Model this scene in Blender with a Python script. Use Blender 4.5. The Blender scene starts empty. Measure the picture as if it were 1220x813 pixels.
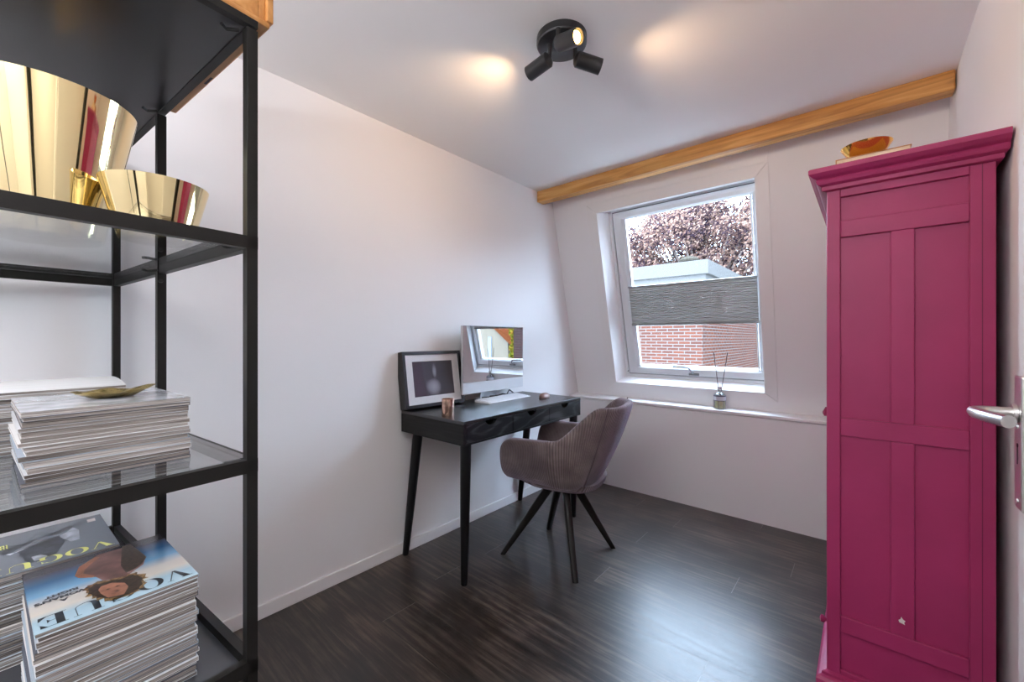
import bpy, bmesh, math, random
from math import sin, cos, pi, radians, sqrt
from mathutils import Vector, Matrix
random.seed(7)
D = bpy.data
SC = bpy.context.scene
COL = SC.collection

# ------------------------------------------------------------------ materials
def new_mat(name):
    m = D.materials.new(name); m.use_nodes = True
    nt = m.node_tree
    return m, nt, nt.nodes['Principled BSDF']

def rgb(c): return (c[0], c[1], c[2], 1.0)

def mat(name, col, rough=.5, metal=0.0, bump=0.0, bscale=200, vary=0.0, vscale=6, spec=.5, coat=0.0, sheen=0.0, sheen_col=None):
    m, nt, b = new_mat(name)
    b.inputs['Base Color'].default_value = rgb(col)
    b.inputs['Roughness'].default_value = rough
    b.inputs['Metallic'].default_value = metal
    b.inputs['Specular IOR Level'].default_value = spec
    b.inputs['Coat Weight'].default_value = coat
    if sheen:
        b.inputs['Sheen Weight'].default_value = sheen
        b.inputs['Sheen Roughness'].default_value = .4
        b.inputs['Sheen Tint'].default_value = rgb(sheen_col or (1, 1, 1))
    tc = nt.nodes.new('ShaderNodeTexCoord')
    if bump:
        n = nt.nodes.new('ShaderNodeTexNoise'); n.inputs['Scale'].default_value = bscale
        n.inputs['Detail'].default_value = 3
        nt.links.new(tc.outputs['Object'], n.inputs['Vector'])
        bp = nt.nodes.new('ShaderNodeBump'); bp.inputs['Strength'].default_value = bump
        bp.inputs['Distance'].default_value = .002
        nt.links.new(n.outputs['Fac'], bp.inputs['Height'])
        nt.links.new(bp.outputs['Normal'], b.inputs['Normal'])
    if vary:
        n = nt.nodes.new('ShaderNodeTexNoise'); n.inputs['Scale'].default_value = vscale
        n.inputs['Detail'].default_value = 4
        nt.links.new(tc.outputs['Object'], n.inputs['Vector'])
        r = nt.nodes.new('ShaderNodeValToRGB')
        r.color_ramp.elements[0].position = .3; r.color_ramp.elements[1].position = .7
        r.color_ramp.elements[0].color = rgb([c*(1-vary) for c in col])
        r.color_ramp.elements[1].color = rgb([min(1, c*(1+vary)) for c in col])
        nt.links.new(n.outputs['Fac'], r.inputs['Fac'])
        nt.links.new(r.outputs['Color'], b.inputs['Base Color'])
    return m

class NG:
    """tiny node-graph helper"""
    def __init__(s, nt): s.nt = nt
    def n(s, t, **k):
        q = s.nt.nodes.new(t)
        for a, v in k.items():
            setattr(q, a, v)
        return q
    def l(s, a, b): s.nt.links.new(a, b)
    def math(s, op, a, b=None, c=None):
        q = s.n('ShaderNodeMath', operation=op)
        for i, v in enumerate((a, b, c)):
            if v is None: continue
            if isinstance(v, (int, float)): q.inputs[i].default_value = v
            else: s.l(v, q.inputs[i])
        return q.outputs[0]
    def ramp(s, fac, stops):
        q = s.n('ShaderNodeValToRGB')
        e = q.color_ramp.elements
        while len(e) < len(stops): e.new(.5)
        for i, (p, c) in enumerate(stops):
            e[i].position = p; e[i].color = rgb(c)
        s.l(fac, q.inputs['Fac'])
        return q.outputs['Color']

def floor_material():
    m, nt, b = new_mat('dark_plank_floor'); g = NG(nt)
    tc = g.n('ShaderNodeTexCoord'); sp = g.n('ShaderNodeSeparateXYZ')
    g.l(tc.outputs['Object'], sp.inputs[0])
    X, Y = sp.outputs[0], sp.outputs[1]
    W = .162
    yy = g.math('ADD', Y, 10.0 - 1.4 + W*0 + (.162*100-16.2))     # board edges at y = 1.40 + k*W
    yy = g.math('DIVIDE', g.math('ADD', Y, 16.2-1.4), W)
    row = g.math('FLOOR', yy); fy = g.math('FRACT', yy)
    wn = g.n('ShaderNodeTexWhiteNoise', noise_dimensions='1D'); g.l(row, wn.inputs['W'])
    off = g.math('MULTIPLY', wn.outputs['Value'], 1.25)
    xx = g.math('DIVIDE', g.math('ADD', g.math('ADD', X, 20.3), off), 1.45)
    cx = g.math('FLOOR', xx); fx = g.math('FRACT', xx)
    cid = g.n('ShaderNodeCombineXYZ'); g.l(cx, cid.inputs[0]); g.l(row, cid.inputs[1])
    w2 = g.n('ShaderNodeTexWhiteNoise', noise_dimensions='3D'); g.l(cid.outputs[0], w2.inputs['Vector'])
    # grain
    gm = g.n('ShaderNodeCombineXYZ')
    g.l(g.math('MULTIPLY', X, 2.2), gm.inputs[0])
    g.l(g.math('ADD', g.math('MULTIPLY', Y, 34), g.math('MULTIPLY', w2.outputs['Value'], 60)), gm.inputs[1])
    ns = g.n('ShaderNodeTexNoise'); ns.inputs['Scale'].default_value = 1.6; ns.inputs['Detail'].default_value = 7
    ns.inputs['Roughness'].default_value = .62
    g.l(gm.outputs[0], ns.inputs['Vector'])
    nb = g.n('ShaderNodeTexNoise'); nb.inputs['Scale'].default_value = 4.5; nb.inputs['Detail'].default_value = 4
    g.l(tc.outputs['Object'], nb.inputs['Vector'])
    col = g.ramp(g.math('ADD', g.math('MULTIPLY', ns.outputs['Fac'], .7), g.math('MULTIPLY', nb.outputs['Fac'], .3)),
                 [(.32, (.004, .0028, .0024)), (.48, (.024, .016, .0125)), (.64, (.11, .078, .060))])
    mx = g.n('ShaderNodeMix', data_type='RGBA', blend_type='MULTIPLY'); mx.inputs[0].default_value = 1
    g.l(col, mx.inputs[6])
    tone = g.ramp(w2.outputs['Value'], [(0, (.62, .62, .62)), (1, (1.25, 1.25, 1.25))])
    g.l(tone, mx.inputs[7])
    # joints
    dy = g.math('MINIMUM', fy, g.math('SUBTRACT', 1, fy)); dx = g.math('MINIMUM', fx, g.math('SUBTRACT', 1, fx))
    jy = g.math('LESS_THAN', dy, .008); jx = g.math('LESS_THAN', dx, .0007)
    m2 = g.n('ShaderNodeMix', data_type='RGBA'); g.l(jy, m2.inputs[0]); g.l(mx.outputs[2], m2.inputs[6]); m2.inputs[7].default_value = rgb((.008, .007, .007))
    m3 = g.n('ShaderNodeMix', data_type='RGBA'); g.l(jx, m3.inputs[0]); g.l(m2.outputs[2], m3.inputs[6]); m3.inputs[7].default_value = rgb((.16, .15, .14))
    g.l(m3.outputs[2], b.inputs['Base Color'])
    rr = g.math('ADD', g.math('MULTIPLY', ns.outputs['Fac'], .22), .22)
    g.l(rr, b.inputs['Roughness'])
    b.inputs['Specular IOR Level'].default_value = .8
    bp = g.n('ShaderNodeBump'); bp.inputs['Strength'].default_value = .25; bp.inputs['Distance'].default_value = .0015
    hh = g.math('SUBTRACT', ns.outputs['Fac'], g.math('MULTIPLY', g.math('MAXIMUM', jy, jx), 1.0))
    g.l(hh, bp.inputs['Height']); g.l(bp.outputs['Normal'], b.inputs['Normal'])
    return m

def wood_material(name, dark, mid, light, along='X', freq=16, rough=.5, knots=False, wave=0.0, spec=.5):
    m, nt, b = new_mat(name); g = NG(nt); b.inputs['Specular IOR Level'].default_value = spec
    tc = g.n('ShaderNodeTexCoord'); mp = g.n('ShaderNodeMapping')
    s = [freq, freq, freq]; s['XYZ'.index(along)] = freq*.07
    mp.inputs['Scale'].default_value = s
    g.l(tc.outputs['Object'], mp.inputs[0])
    ns = g.n('ShaderNodeTexNoise'); ns.inputs['Scale'].default_value = 1.5; ns.inputs['Detail'].default_value = 6
    ns.inputs['Distortion'].default_value = 1.2
    g.l(mp.outputs[0], ns.inputs['Vector'])
    fac = ns.outputs['Fac']
    if wave:
        mp2 = g.n('ShaderNodeMapping'); s2 = [9, 9, 9]; s2['XYZ'.index(along)] = 2.1
        mp2.inputs['Scale'].default_value = s2; mp2.inputs['Location'].default_value = (.3, .2, .0)
        g.l(tc.outputs['Object'], mp2.inputs[0])
        n2 = g.n('ShaderNodeTexNoise'); n2.inputs['Scale'].default_value = .8; n2.inputs['Detail'].default_value = 1
        g.l(mp2.outputs[0], n2.inputs['Vector'])
        rings = g.math('FRACT', g.math('MULTIPLY', n2.outputs['Fac'], wave))
        rings = g.math('ABSOLUTE', g.math('SUBTRACT', g.math('MULTIPLY', rings, 2), 1))
        fac = g.math('ADD', g.math('MULTIPLY', fac, .5), g.math('MULTIPLY', rings, .42))
    col = g.ramp(fac, [(.32, dark), (.5, mid), (.68, light)])
    if knots:
        vo = g.n('ShaderNodeTexVoronoi'); mp3 = g.n('ShaderNodeMapping')
        s3 = [14, 14, 14]; s3['XYZ'.index(along)] = 4.2
        mp3.inputs['Scale'].default_value = s3; mp3.inputs['Location'].default_value = (.35, .15, .38)
        g.l(tc.outputs['Object'], mp3.inputs[0]); g.l(mp3.outputs[0], vo.inputs['Vector']); vo.inputs['Scale'].default_value = .6
        k = g.ramp(vo.outputs['Distance'], [(0, (1, 1, 1)), (.11, (.5, .5, .5)), (.17, (0, 0, 0))])
        mx = g.n('ShaderNodeMix', data_type='RGBA'); g.l(k, mx.inputs[0]); g.l(col, mx.inputs[6]); mx.inputs[7].default_value = rgb((.10, .035, .008))
        col = mx.outputs[2]
    g.l(col, b.inputs['Base Color'])
    b.inputs['Roughness'].default_value = rough
    bp = g.n('ShaderNodeBump'); bp.inputs['Strength'].default_value = .25; bp.inputs['Distance'].default_value = .001
    g.l(fac, bp.inputs['Height']); g.l(bp.outputs['Normal'], b.inputs['Normal'])
    return m

def brick_material(name, c1, c2, mortar, scale=1.0):
    m, nt, b = new_mat(name); g = NG(nt)
    tc = g.n('ShaderNodeTexCoord'); sp = g.n('ShaderNodeSeparateXYZ'); g.l(tc.outputs['Object'], sp.inputs[0])
    cb = g.n('ShaderNodeCombineXYZ')
    g.l(g.math('ADD', sp.outputs[0], sp.outputs[1]), cb.inputs[0]); g.l(sp.outputs[2], cb.inputs[1])
    br = g.n('ShaderNodeTexBrick')
    br.inputs['Color1'].default_value = rgb(c1); br.inputs['Color2'].default_value = rgb(c2); br.inputs['Mortar'].default_value = rgb(mortar)
    br.inputs['Scale'].default_value = 1/scale
    br.inputs['Brick Width'].default_value = .22; br.inputs['Row Height'].default_value = .0625
    br.inputs['Mortar Size'].default_value = .0085; br.inputs['Mortar Smooth'].default_value = .1
    g.l(cb.outputs[0], br.inputs['Vector'])
    g.l(br.outputs['Color'], b.inputs['Base Color']); b.inputs['Roughness'].default_value = 1; b.inputs['Specular IOR Level'].default_value = 0
    return m

def glass_material(name, tint=(1, 1, 1), refl=1.0, rough=0.0, base=.0):
    m = D.materials.new(name); m.use_nodes = True; nt = m.node_tree; nt.nodes.clear(); g = NG(nt)
    out = g.n('ShaderNodeOutputMaterial'); tr = g.n('ShaderNodeBsdfTransparent'); gl = g.n('ShaderNodeBsdfGlossy')
    tr.inputs['Color'].default_value = rgb(tint); gl.inputs['Roughness'].default_value = rough
    lw = g.n('ShaderNodeLayerWeight'); lw.inputs['Blend'].default_value = .5
    fres = g.math('ADD', .04, g.math('MULTIPLY', .96, g.math('POWER', lw.outputs['Facing'], 5)))
    mx = g.n('ShaderNodeMixShader')
    g.l(g.math('MINIMUM', g.math('ADD', g.math('MULTIPLY', fres, refl), base), 1.0), mx.inputs[0])
    g.l(tr.outputs[0], mx.inputs[1]); g.l(gl.outputs[0], mx.inputs[2]); g.l(mx.outputs[0], out.inputs['Surface'])
    return m

def emit_material(name, col, strength):
    m, nt, b = new_mat(name)
    b.inputs['Base Color'].default_value = rgb(col)
    b.inputs['Emission Color'].default_value = rgb(col); b.inputs['Emission Strength'].default_value = strength
    return m

def corduroy_material():
    m, nt, b = new_mat('mauve_corduroy'); g = NG(nt)
    uv = g.n('ShaderNodeUVMap'); sp = g.n('ShaderNodeSeparateXYZ'); g.l(uv.outputs[0], sp.inputs[0])
    s = g.math('SINE', g.math('MULTIPLY', sp.outputs[0], 2*pi/.0085))
    tc = g.n('ShaderNodeTexCoord'); ns = g.n('ShaderNodeTexNoise'); ns.inputs['Scale'].default_value = 9; ns.inputs['Detail'].default_value = 5
    g.l(tc.outputs['Object'], ns.inputs['Vector'])
    f = g.math('ADD', g.math('MULTIPLY', s, .16), ns.outputs['Fac'])
    g.l(g.ramp(f, [(.25, (.085, .062, .060)), (.55, (.165, .122, .118)), (.8, (.27, .215, .205))]), b.inputs['Base Color'])
    b.inputs['Roughness'].default_value = .9
    b.inputs['Sheen Weight'].default_value = .45; b.inputs['Sheen Roughness'].default_value = .35
    b.inputs['Sheen Tint'].default_value = rgb((.78, .68, .95))
    bp = g.n('ShaderNodeBump'); bp.inputs['Strength'].default_value = .7; bp.inputs['Distance'].default_value = .0025
    g.l(s, bp.inputs['Height']); g.l(bp.outputs['Normal'], b.inputs['Normal'])
    return m

def leaf_material(name, stops, transl=.35):
    m = D.materials.new(name); m.use_nodes = True; nt = m.node_tree; nt.nodes.clear(); g = NG(nt)
    out = g.n('ShaderNodeOutputMaterial'); df = g.n('ShaderNodeBsdfDiffuse'); tl = g.n('ShaderNodeBsdfTranslucent'); mx = g.n('ShaderNodeMixShader')
    tc = g.n('ShaderNodeTexCoord'); ns = g.n('ShaderNodeTexNoise'); ns.inputs['Scale'].default_value = .9; ns.inputs['Detail'].default_value = 3
    g.l(tc.outputs['Object'], ns.inputs['Vector'])
    geo = g.n('ShaderNodeNewGeometry')
    f = g.math('ADD', g.math('MULTIPLY', ns.outputs['Fac'], 1.0), g.math('MULTIPLY', g.math('SUBTRACT', geo.outputs['Random Per Island'], .5), .5))
    c = g.ramp(f, stops)
    g.l(c, df.inputs['Color']); g.l(c, tl.inputs['Color']); mx.inputs[0].default_value = transl
    g.l(df.outputs[0], mx.inputs[1]); g.l(tl.outputs[0], mx.inputs[2]); g.l(mx.outputs[0], out.inputs['Surface'])
    return m

M = {}
M['wall'] = mat('white_wall_paint', (.85, .842, .848), .85, bump=.12, bscale=60)
M['ceil'] = mat('white_ceiling_paint', (.93, .925, .92), .9)
M['trim'] = mat('white_trim_paint', (.84, .83, .83), .45)
M['sillw'] = mat('white_sill_paint', (.86, .85, .85), .35)
M['floor'] = floor_material()
M['pine'] = wood_material('orange_pine_beam', (.40, .165, .035), (.58, .27, .065), (.70, .37, .12), 'X', 18, .42, knots=True)
M['crate'] = wood_material('orange_varnished_pine', (.42, .16, .04), (.55, .25, .07), (.66, .34, .12), 'X', 16, .4)
M['black_ash'] = wood_material('black_stained_ash', (.003, .003, .0035), (.007, .007, .0075), (.045, .045, .05), 'Y', 26, .42, wave=9.0, spec=.28)
M['black_side'] = wood_material('black_stained_side', (.003, .003, .0035), (.007, .007, .0075), (.018, .018, .019), 'X', 26, .42, spec=.28)
M['black_leg'] = mat('black_stained_leg', (.006, .006, .007), .4, spec=.3)
M['black_top'] = wood_material('black_stained_top', (.006, .007, .009), (.011, .012, .014), (.022, .023, .027), 'Y', 26, .27, spec=.8)
M['black_metal'] = mat('black_powder_coated_steel', (.011, .010, .009), .42, bump=.05, bscale=500, spec=.25)
M['black_panel'] = mat('black_brown_fibreboard', (.022, .021, .025), .32, spec=.5)
M['grey_panel'] = mat('dark_fibreboard_shelf', (.05, .052, .06), .25, spec=.7)
M['gold'] = mat('polished_gold', (.93, .76, .42), .045, metal=1.0)
M['gold_dull'] = mat('hammered_brass', (.78, .58, .20), .25, metal=1.0, bump=.5, bscale=60)
M['copper'] = mat('mercury_copper_glass', (.66, .43, .33), .18, metal=.85, vary=.4, vscale=40)
M['pink'] = mat('magenta_painted_wood', (.34, .027, .108), .45, bump=.3, bscale=45, vary=.08, vscale=5, spec=.35)
M['chip'] = mat('chipped_pale_primer', (.75, .68, .66), .8)
M['pages'] = None
M['steel'] = mat('brushed_stainless_steel', (.70, .69, .68), .30, metal=1.0)
M['alu'] = mat('silver_aluminium', (.78, .80, .83), .32, metal=.75)
M['chin'] = mat('pale_aluminium', (.66, .69, .72), .35, metal=.25)
M['white_plastic'] = mat('white_plastic', (.80, .80, .82), .35)
M['grey_plastic'] = mat('grey_seal', (.20, .22, .24), .6)
M['screen'] = mat('black_glass_screen', (.62, .64, .66), .01, metal=1.0)
M['black'] = mat('black_rubber', (.01, .01, .01), .5)
M['white_upvc'] = mat('white_window_lacquer', (.80, .83, .86), .3)
M['cord'] = corduroy_material()
M['mouse'] = mat('rose_brown_plastic', (.25, .15, .13), .35)
M['frame'] = mat('black_frame_lacquer', (.018, .02, .023), .35)
M['mount'] = mat('cream_mount_board', (.80, .76, .74), .8)
M['bulb'] = emit_material('lit_bulb', (1.0, .56, .16), 14)
M['glass'] = glass_material('clear_window_glass', (.98, .99, 1.0), .35)
M['shelf_glass'] = glass_material('clear_shelf_glass', (.93, .96, .97), 1.5, base=.02)
M['bottle_glass'] = glass_material('bottle_glass', (.93, .95, .95), 1.2, base=.03)
M['oil'] = mat('pale_amber_oil', (.72, .66, .38), .1)
M['reed'] = mat('dark_reed', (.07, .05, .05), .7)
M['tag'] = mat('grey_label', (.62, .62, .68), .6)
M['print_dark'] = mat('dark_label_ink', (.10, .10, .16), .6)
M['ink'] = mat('black_cover_ink', (.025, .03, .04), .3)
M['yellow_ink'] = mat('yellow_cover_ink', (.78, .76, .22), .35)
M['skin'] = mat('brown_skin_print', (.33, .14, .085), .3, vary=.35, vscale=60)
M['robe'] = mat('mauve_brown_print', (.17, .085, .075), .3, vary=.5, vscale=30)
M['hair'] = mat('dark_curly_hair_print', (.045, .028, .018), .35, vary=.6, vscale=160)
M['curl'] = mat('golden_curl_print', (.22, .13, .05), .35, vary=.7, vscale=180)
M['grey_print_l'] = mat('light_grey_print', (.42, .44, .50), .3, vary=.5, vscale=70)
M['grey_print_d'] = mat('dark_grey_print', (.05, .055, .07), .3, vary=.6, vscale=60)
M['book'] = mat('cream_page_block', (.80, .66, .48), .8)
M['book_cover'] = mat('orange_brown_book_cover', (.48, .22, .06), .5)
M['fascia'] = mat('white_fascia_board', (.060, .057, .054), 1, spec=0)
M['render'] = mat('cream_rendered_wall', (.088, .074, .056), 1, vary=.06, vscale=3, spec=0)
M['brick'] = brick_material('red_brick', (.056, .021, .014), (.040, .018, .014), (.066, .059, .054))
M['brick_dark'] = brick_material('dark_red_brick', (.020, .008, .007), (.012, .006, .006), (.024, .022, .020))
M['tile'] = mat('orange_roof_tiles', (.06, .018, .007), 1, spec=0)
M['roof'] = mat('pale_gravel_roof', (.055, .053, .05), 1, spec=0)
M['ground'] = mat('pale_paving', (.42, .42, .40), 1, vary=.4, vscale=1)
M['bark'] = mat('grey_bark', (.10, .075, .065), .9)
M['leaf_red'] = leaf_material('copper_leaves', [(.30, (.020, .013, .020)), (.45, (.062, .038, .042)), (.56, (.16, .088, .068)), (.70, (.25, .165, .13))])
M['leaf_grey'] = leaf_material('grey_green_leaves', [(.3, (.02, .025, .02)), (.55, (.05, .055, .04)), (.75, (.09, .09, .072))])
M['leaf_yellow'] = leaf_material('yellow_leaves', [(.3, (.035, .045, .005)), (.55, (.13, .12, .015)), (.75, (.17, .09, .015))])

def pages_material():
    m, nt, b = new_mat('magazine_page_edges'); g = NG(nt)
    tc = g.n('ShaderNodeTexCoord'); mp = g.n('ShaderNodeMapping'); mp.inputs['Scale'].default_value = (6, 6, 900)
    oi = g.n('ShaderNodeObjectInfo')
    ad = g.n('ShaderNodeVectorMath', operation='ADD'); g.l(tc.outputs['Object'], mp.inputs[0])
    cb = g.n('ShaderNodeCombineXYZ'); g.l(g.math('MULTIPLY', oi.outputs['Random'], 91), cb.inputs[2])
    g.l(mp.outputs[0], ad.inputs[0]); g.l(cb.outputs[0], ad.inputs[1])
    ns = g.n('ShaderNodeTexNoise'); ns.inputs['Scale'].default_value = 1; ns.inputs['Detail'].default_value = 2; g.l(ad.outputs[0], ns.inputs['Vector'])
    f = g.math('ADD', ns.outputs['Fac'], g.math('MULTIPLY', g.math('SUBTRACT', oi.outputs['Random'], .5), .25))
    g.l(g.ramp(f, [(.28, (.10, .085, .075)), (.5, (.30, .27, .25)), (.72, (.56, .53, .51))]), b.inputs['Base Color'])
    b.inputs['Roughness'].default_value = .7
    return m
M['pages'] = pages_material()
COVERS = [mat('magazine_cover', c, .25) for c in [(.70, .72, .75), (.62, .70, .76), (.78, .78, .78), (.12, .13, .16), (.55, .60, .66), (.40, .47, .55), (.74, .70, .66)]]

def sky_cover():
    m, nt, b = new_mat('printed_sky_cover'); g = NG(nt)
    tc = g.n('ShaderNodeTexCoord'); sp = g.n('ShaderNodeSeparateXYZ'); g.l(tc.outputs['Object'], sp.inputs[0])
    f = g.math('ADD', g.math('DIVIDE', sp.outputs[0], .262), .5)
    g.l(g.ramp(f, [(.0, (.035, .025, .03)), (.13, (.06, .055, .075)), (.30, (.035, .12, .25)), (.48, (.17, .36, .56)), (.62, (.62, .58, .54)), (.74, (.70, .64, .56)), (.84, (.42, .58, .68)), (1, (.50, .68, .78))]), b.inputs['Base Color'])
    b.inputs['Roughness'].default_value = .13
    return m
M['cover_sky'] = sky_cover()
M['cover_grey'] = mat('printed_grey_cover', (.20, .215, .25), .15)
M['cover_mottled'] = mat('pale_mottled_cover', (.50, .52, .57), .12, vary=.45, vscale=22)  # pale cover with a random mottled tone

def photo_mat():
    m, nt, b = new_mat('soft_black_and_white_print'); g = NG(nt)
    tc = g.n('ShaderNodeTexCoord'); sp = g.n('ShaderNodeSeparateXYZ'); g.l(tc.outputs['Object'], sp.inputs[0])
    # pale soft shape in the lower middle of a dark print (object Y across, Z up)
    a = g.math('POWER', g.math('DIVIDE', g.math('SUBTRACT', sp.outputs[1], .19), .075), 2)
    c = g.math('POWER', g.math('DIVIDE', g.math('SUBTRACT', sp.outputs[2], .105), .075), 2)
    r = g.math('SQRT', g.math('ADD', a, c))
    a2 = g.math('POWER', g.math('DIVIDE', g.math('SUBTRACT', sp.outputs[1], .205), .035), 2)
    c2 = g.math('POWER', g.math('DIVIDE', g.math('SUBTRACT', sp.outputs[2], .19), .09), 2)
    r2 = g.math('SQRT', g.math('ADD', a2, c2))
    ns = g.n('ShaderNodeTexNoise'); ns.inputs['Scale'].default_value = 9; g.l(tc.outputs['Object'], ns.inputs['Vector'])
    f = g.math('ADD', g.math('MINIMUM', r, g.math('ADD', r2, .25)), g.math('MULTIPLY', ns.outputs['Fac'], .5))
    g.l(g.ramp(f, [(.2, (.42, .42, .46)), (.7, (.28, .27, .30)), (1.0, (.07, .065, .075))]), b.inputs['Base Color'])
    b.inputs['Roughness'].default_value = .25
    return m
M['photo'] = photo_mat()

def blind_mat():
    m = D.materials.new('grey_pleated_fabric'); m.use_nodes = True; nt = m.node_tree; nt.nodes.clear(); g = NG(nt)
    out = g.n('ShaderNodeOutputMaterial'); df = g.n('ShaderNodeBsdfDiffuse'); tl = g.n('ShaderNodeBsdfTranslucent'); mx = g.n('ShaderNodeMixShader')
    df.inputs['Color'].default_value = rgb((.68, .68, .67)); tl.inputs['Color'].default_value = rgb((.32, .32, .32)); mx.inputs[0].default_value = .35
    g.l(df.outputs[0], mx.inputs[1]); g.l(tl.outputs[0], mx.inputs[2]); g.l(mx.outputs[0], out.inputs['Surface'])
    return m
M['blind'] = blind_mat()

# ------------------------------------------------------------------ mesh helpers
class MB:
    def __init__(s): s.v = []; s.f = []; s.mi = []; s.uv = None; s.cur = 0
    def _add(s, vs, fs):
        o = len(s.v); s.v += [tuple(v) for v in vs]
        for f in fs: s.f.append([o+i for i in f]); s.mi.append(s.cur)
        return s
    def box(s, x0, x1, y0, y1, z0, z1, rot=0, piv=None):
        vs = [(x, y, z) for z in (z0, z1) for x, y in ((x0, y0), (x1, y0), (x1, y1), (x0, y1))]
        if rot:
            px, py = piv if piv else ((x0+x1)/2, (y0+y1)/2)
            vs = [(px+(x-px)*cos(rot)-(y-py)*sin(rot), py+(x-px)*sin(rot)+(y-py)*cos(rot), z) for x, y, z in vs]
        return s._add(vs, [(0, 3, 2, 1), (4, 5, 6, 7), (0, 1, 5, 4), (1, 2, 6, 5), (2, 3, 7, 6), (3, 0, 4, 7)])
    def loft(s, rings, caps=True, closed=True):
        n = len(rings[0]); vs = [p for r in rings for p in r]; fs = []
        for i in range(len(rings)-1):
            for j in range(n if closed else n-1):
                k = (j+1) % n
                fs.append((i*n+j, i*n+k, (i+1)*n+k, (i+1)*n+j))
        if caps:
            fs.append(tuple(reversed(range(n)))); fs.append(tuple((len(rings)-1)*n+j for j in range(n)))
        return s._add(vs, fs)
    def ring_loop(s, loops):
        """closed torus of loops (each the same length)"""
        n = len(loops[0]); m = len(loops); fs = []
        for i in range(m):
            a = (i+1) % m
            for j in range(n):
                k = (j+1) % n
                fs.append((i*n+j, i*n+k, a*n+k, a*n+j))
        return s._add([p for l in loops for p in l], fs)
    def tube(s, pts, r, n=12, caps=True, flat=1.0, axis=None):
        pts = [Vector(p) for p in pts]; rs = r if isinstance(r, (list, tuple)) else [r]*len(pts)
        rings = []; up = None
        for i, p in enumerate(pts):
            d = (pts[min(i+1, len(pts)-1)]-pts[max(i-1, 0)]).normalized()
            if axis is not None: d = axis
            if up is None: up = Vector((0, 0, 1)) if abs(d.z) < .95 else Vector((1, 0, 0))
            a = d.cross(up).normalized(); b = a.cross(d).normalized(); up = b
            rings.append([tuple(p+a*cos(2*pi*j/n)*rs[i]+b*sin(2*pi*j/n)*rs[i]*flat) for j in range(n)])
        return s.loft(rings, caps)
    def lathe(s, prof, n=48, c=(0, 0, 0), caps=True):
        rings = [[(c[0]+r*cos(2*pi*j/n), c[1]+r*sin(2*pi*j/n), c[2]+z) for j in range(n)] for r, z in prof]
        return s.loft(rings, caps)
    def prism(s, poly, axis, a0, a1):
        def P(u, v, w):
            return {'z': (u, v, w), 'x': (w, u, v), 'y': (u, w, v)}[axis]
        r0 = [P(u, v, a0) for u, v in poly]; r1 = [P(u, v, a1) for u, v in poly]
        return s.loft([r0, r1])
    def build(s, name, m, parent=None, smooth=False, bevel=0, seg=2, subsurf=0, loc=None, rot=None):
        me = D.meshes.new(name); me.from_pydata(s.v, [], s.f)
        for mm in (m if isinstance(m, (list, tuple)) else [m]): me.materials.append(mm)
        me.polygons.foreach_set('material_index', s.mi)
        if s.uv is not None:
            ul = me.uv_layers.new(name='UVMap')
            for li, l in enumerate(me.loops): ul.data[li].uv = s.uv[l.vertex_index]
        bm = bmesh.new(); bm.from_mesh(me); bmesh.ops.recalc_face_normals(bm, faces=bm.faces); bm.to_mesh(me); bm.free()
        if smooth: me.polygons.foreach_set('use_smooth', [True]*len(me.polygons))
        me.update()
        o = D.objects.new(name, me); COL.objects.link(o)
        if parent: o.parent = parent
        if loc is not None: o.location = loc
        if rot is not None: o.rotation_euler = rot
        if bevel:
            b = o.modifiers.new('edge', 'BEVEL'); b.width = bevel; b.segments = seg; b.limit_method = 'ANGLE'; b.angle_limit = radians(40)
        if subsurf:
            q = o.modifiers.new('smooth', 'SUBSURF'); q.levels = subsurf; q.render_levels = subsurf
        return o

def smooth_by_angle(o, ang=40):
    me = o.data; bm = bmesh.new(); bm.from_mesh(me)
    for f in bm.faces: f.smooth = True
    for e in bm.edges:
        e.smooth = len(e.link_faces) == 2 and e.calc_face_angle(0) < radians(ang)
    bm.to_mesh(me); bm.free()
    return o

def tag(o, label=None, cat=None, group=None, kind=None):
    if label: o['label'] = label
    if cat: o['category'] = cat
    if group: o['group'] = group
    if kind: o['kind'] = kind
    return o

def thing(name, label, cat, loc=(0, 0, 0), rot=(0, 0, 0), group=None):
    o = D.objects.new(name, None); COL.objects.link(o); o.empty_display_size = .05
    o.location = loc; o.rotation_euler = rot
    return tag(o, label, cat, group)

def struct(o): o['kind'] = 'structure'; return o

# ------------------------------------------------------------------ room numbers (metres; camera stands at x=0, y=0)
XL, XR, YK, H, YN = -1.884, .283, 2.935, 2.2625, -1.35
K = .25; TH = math.atan(K); YC = 3.22775          # sloping wall: y + K z = YC
def slope_y(z, off=0): return YC - K*z + off*sqrt(1+K*K)

struct(MB().box(XL-.15, XR+1.4, YN-.15, YK+.12, -.12, 0).build('floor', M['floor']))
struct(MB().box(XL-.15, XR+1.4, YN-.15, 2.75, H, H+.15).build('ceiling', M['ceil']))
struct(MB().box(XL-.15, XL, YN-.15, 3.6, 0, H).build('wall_left', M['wall']))
struct(MB().box(XL-.15, XR+1.4, YN-.15, YN, 0, H).build('wall_near', M['wall']))
# right wall with the doorway
DY0, DY1, DH = -.60, .27, 2.06
w = MB(); w.box(XR, XR+.12, DY1, 3.6, 0, H); w.box(XR, XR+.12, YN, DY0, 0, H); w.box(XR, XR+.12, DY0, DY1, DH, H)
struct(w.build('wall_right', M['wall']))
w = MB(); w.box(XR+1.25, XR+1.4, YN, 1.2, 0, H); w.box(XR+.12, XR+1.4, 1.1, 1.25, 0, H)
struct(w.build('wall_hall', M['wall']))
# door casing
w = MB()
w.box(XR-.012, XR, DY0-.06, DY0, 0, DH+.06); w.box(XR-.012, XR, DY0, DY1, DH, DH+.06)
struct(w.build('trim_1', M['trim']))
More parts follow.
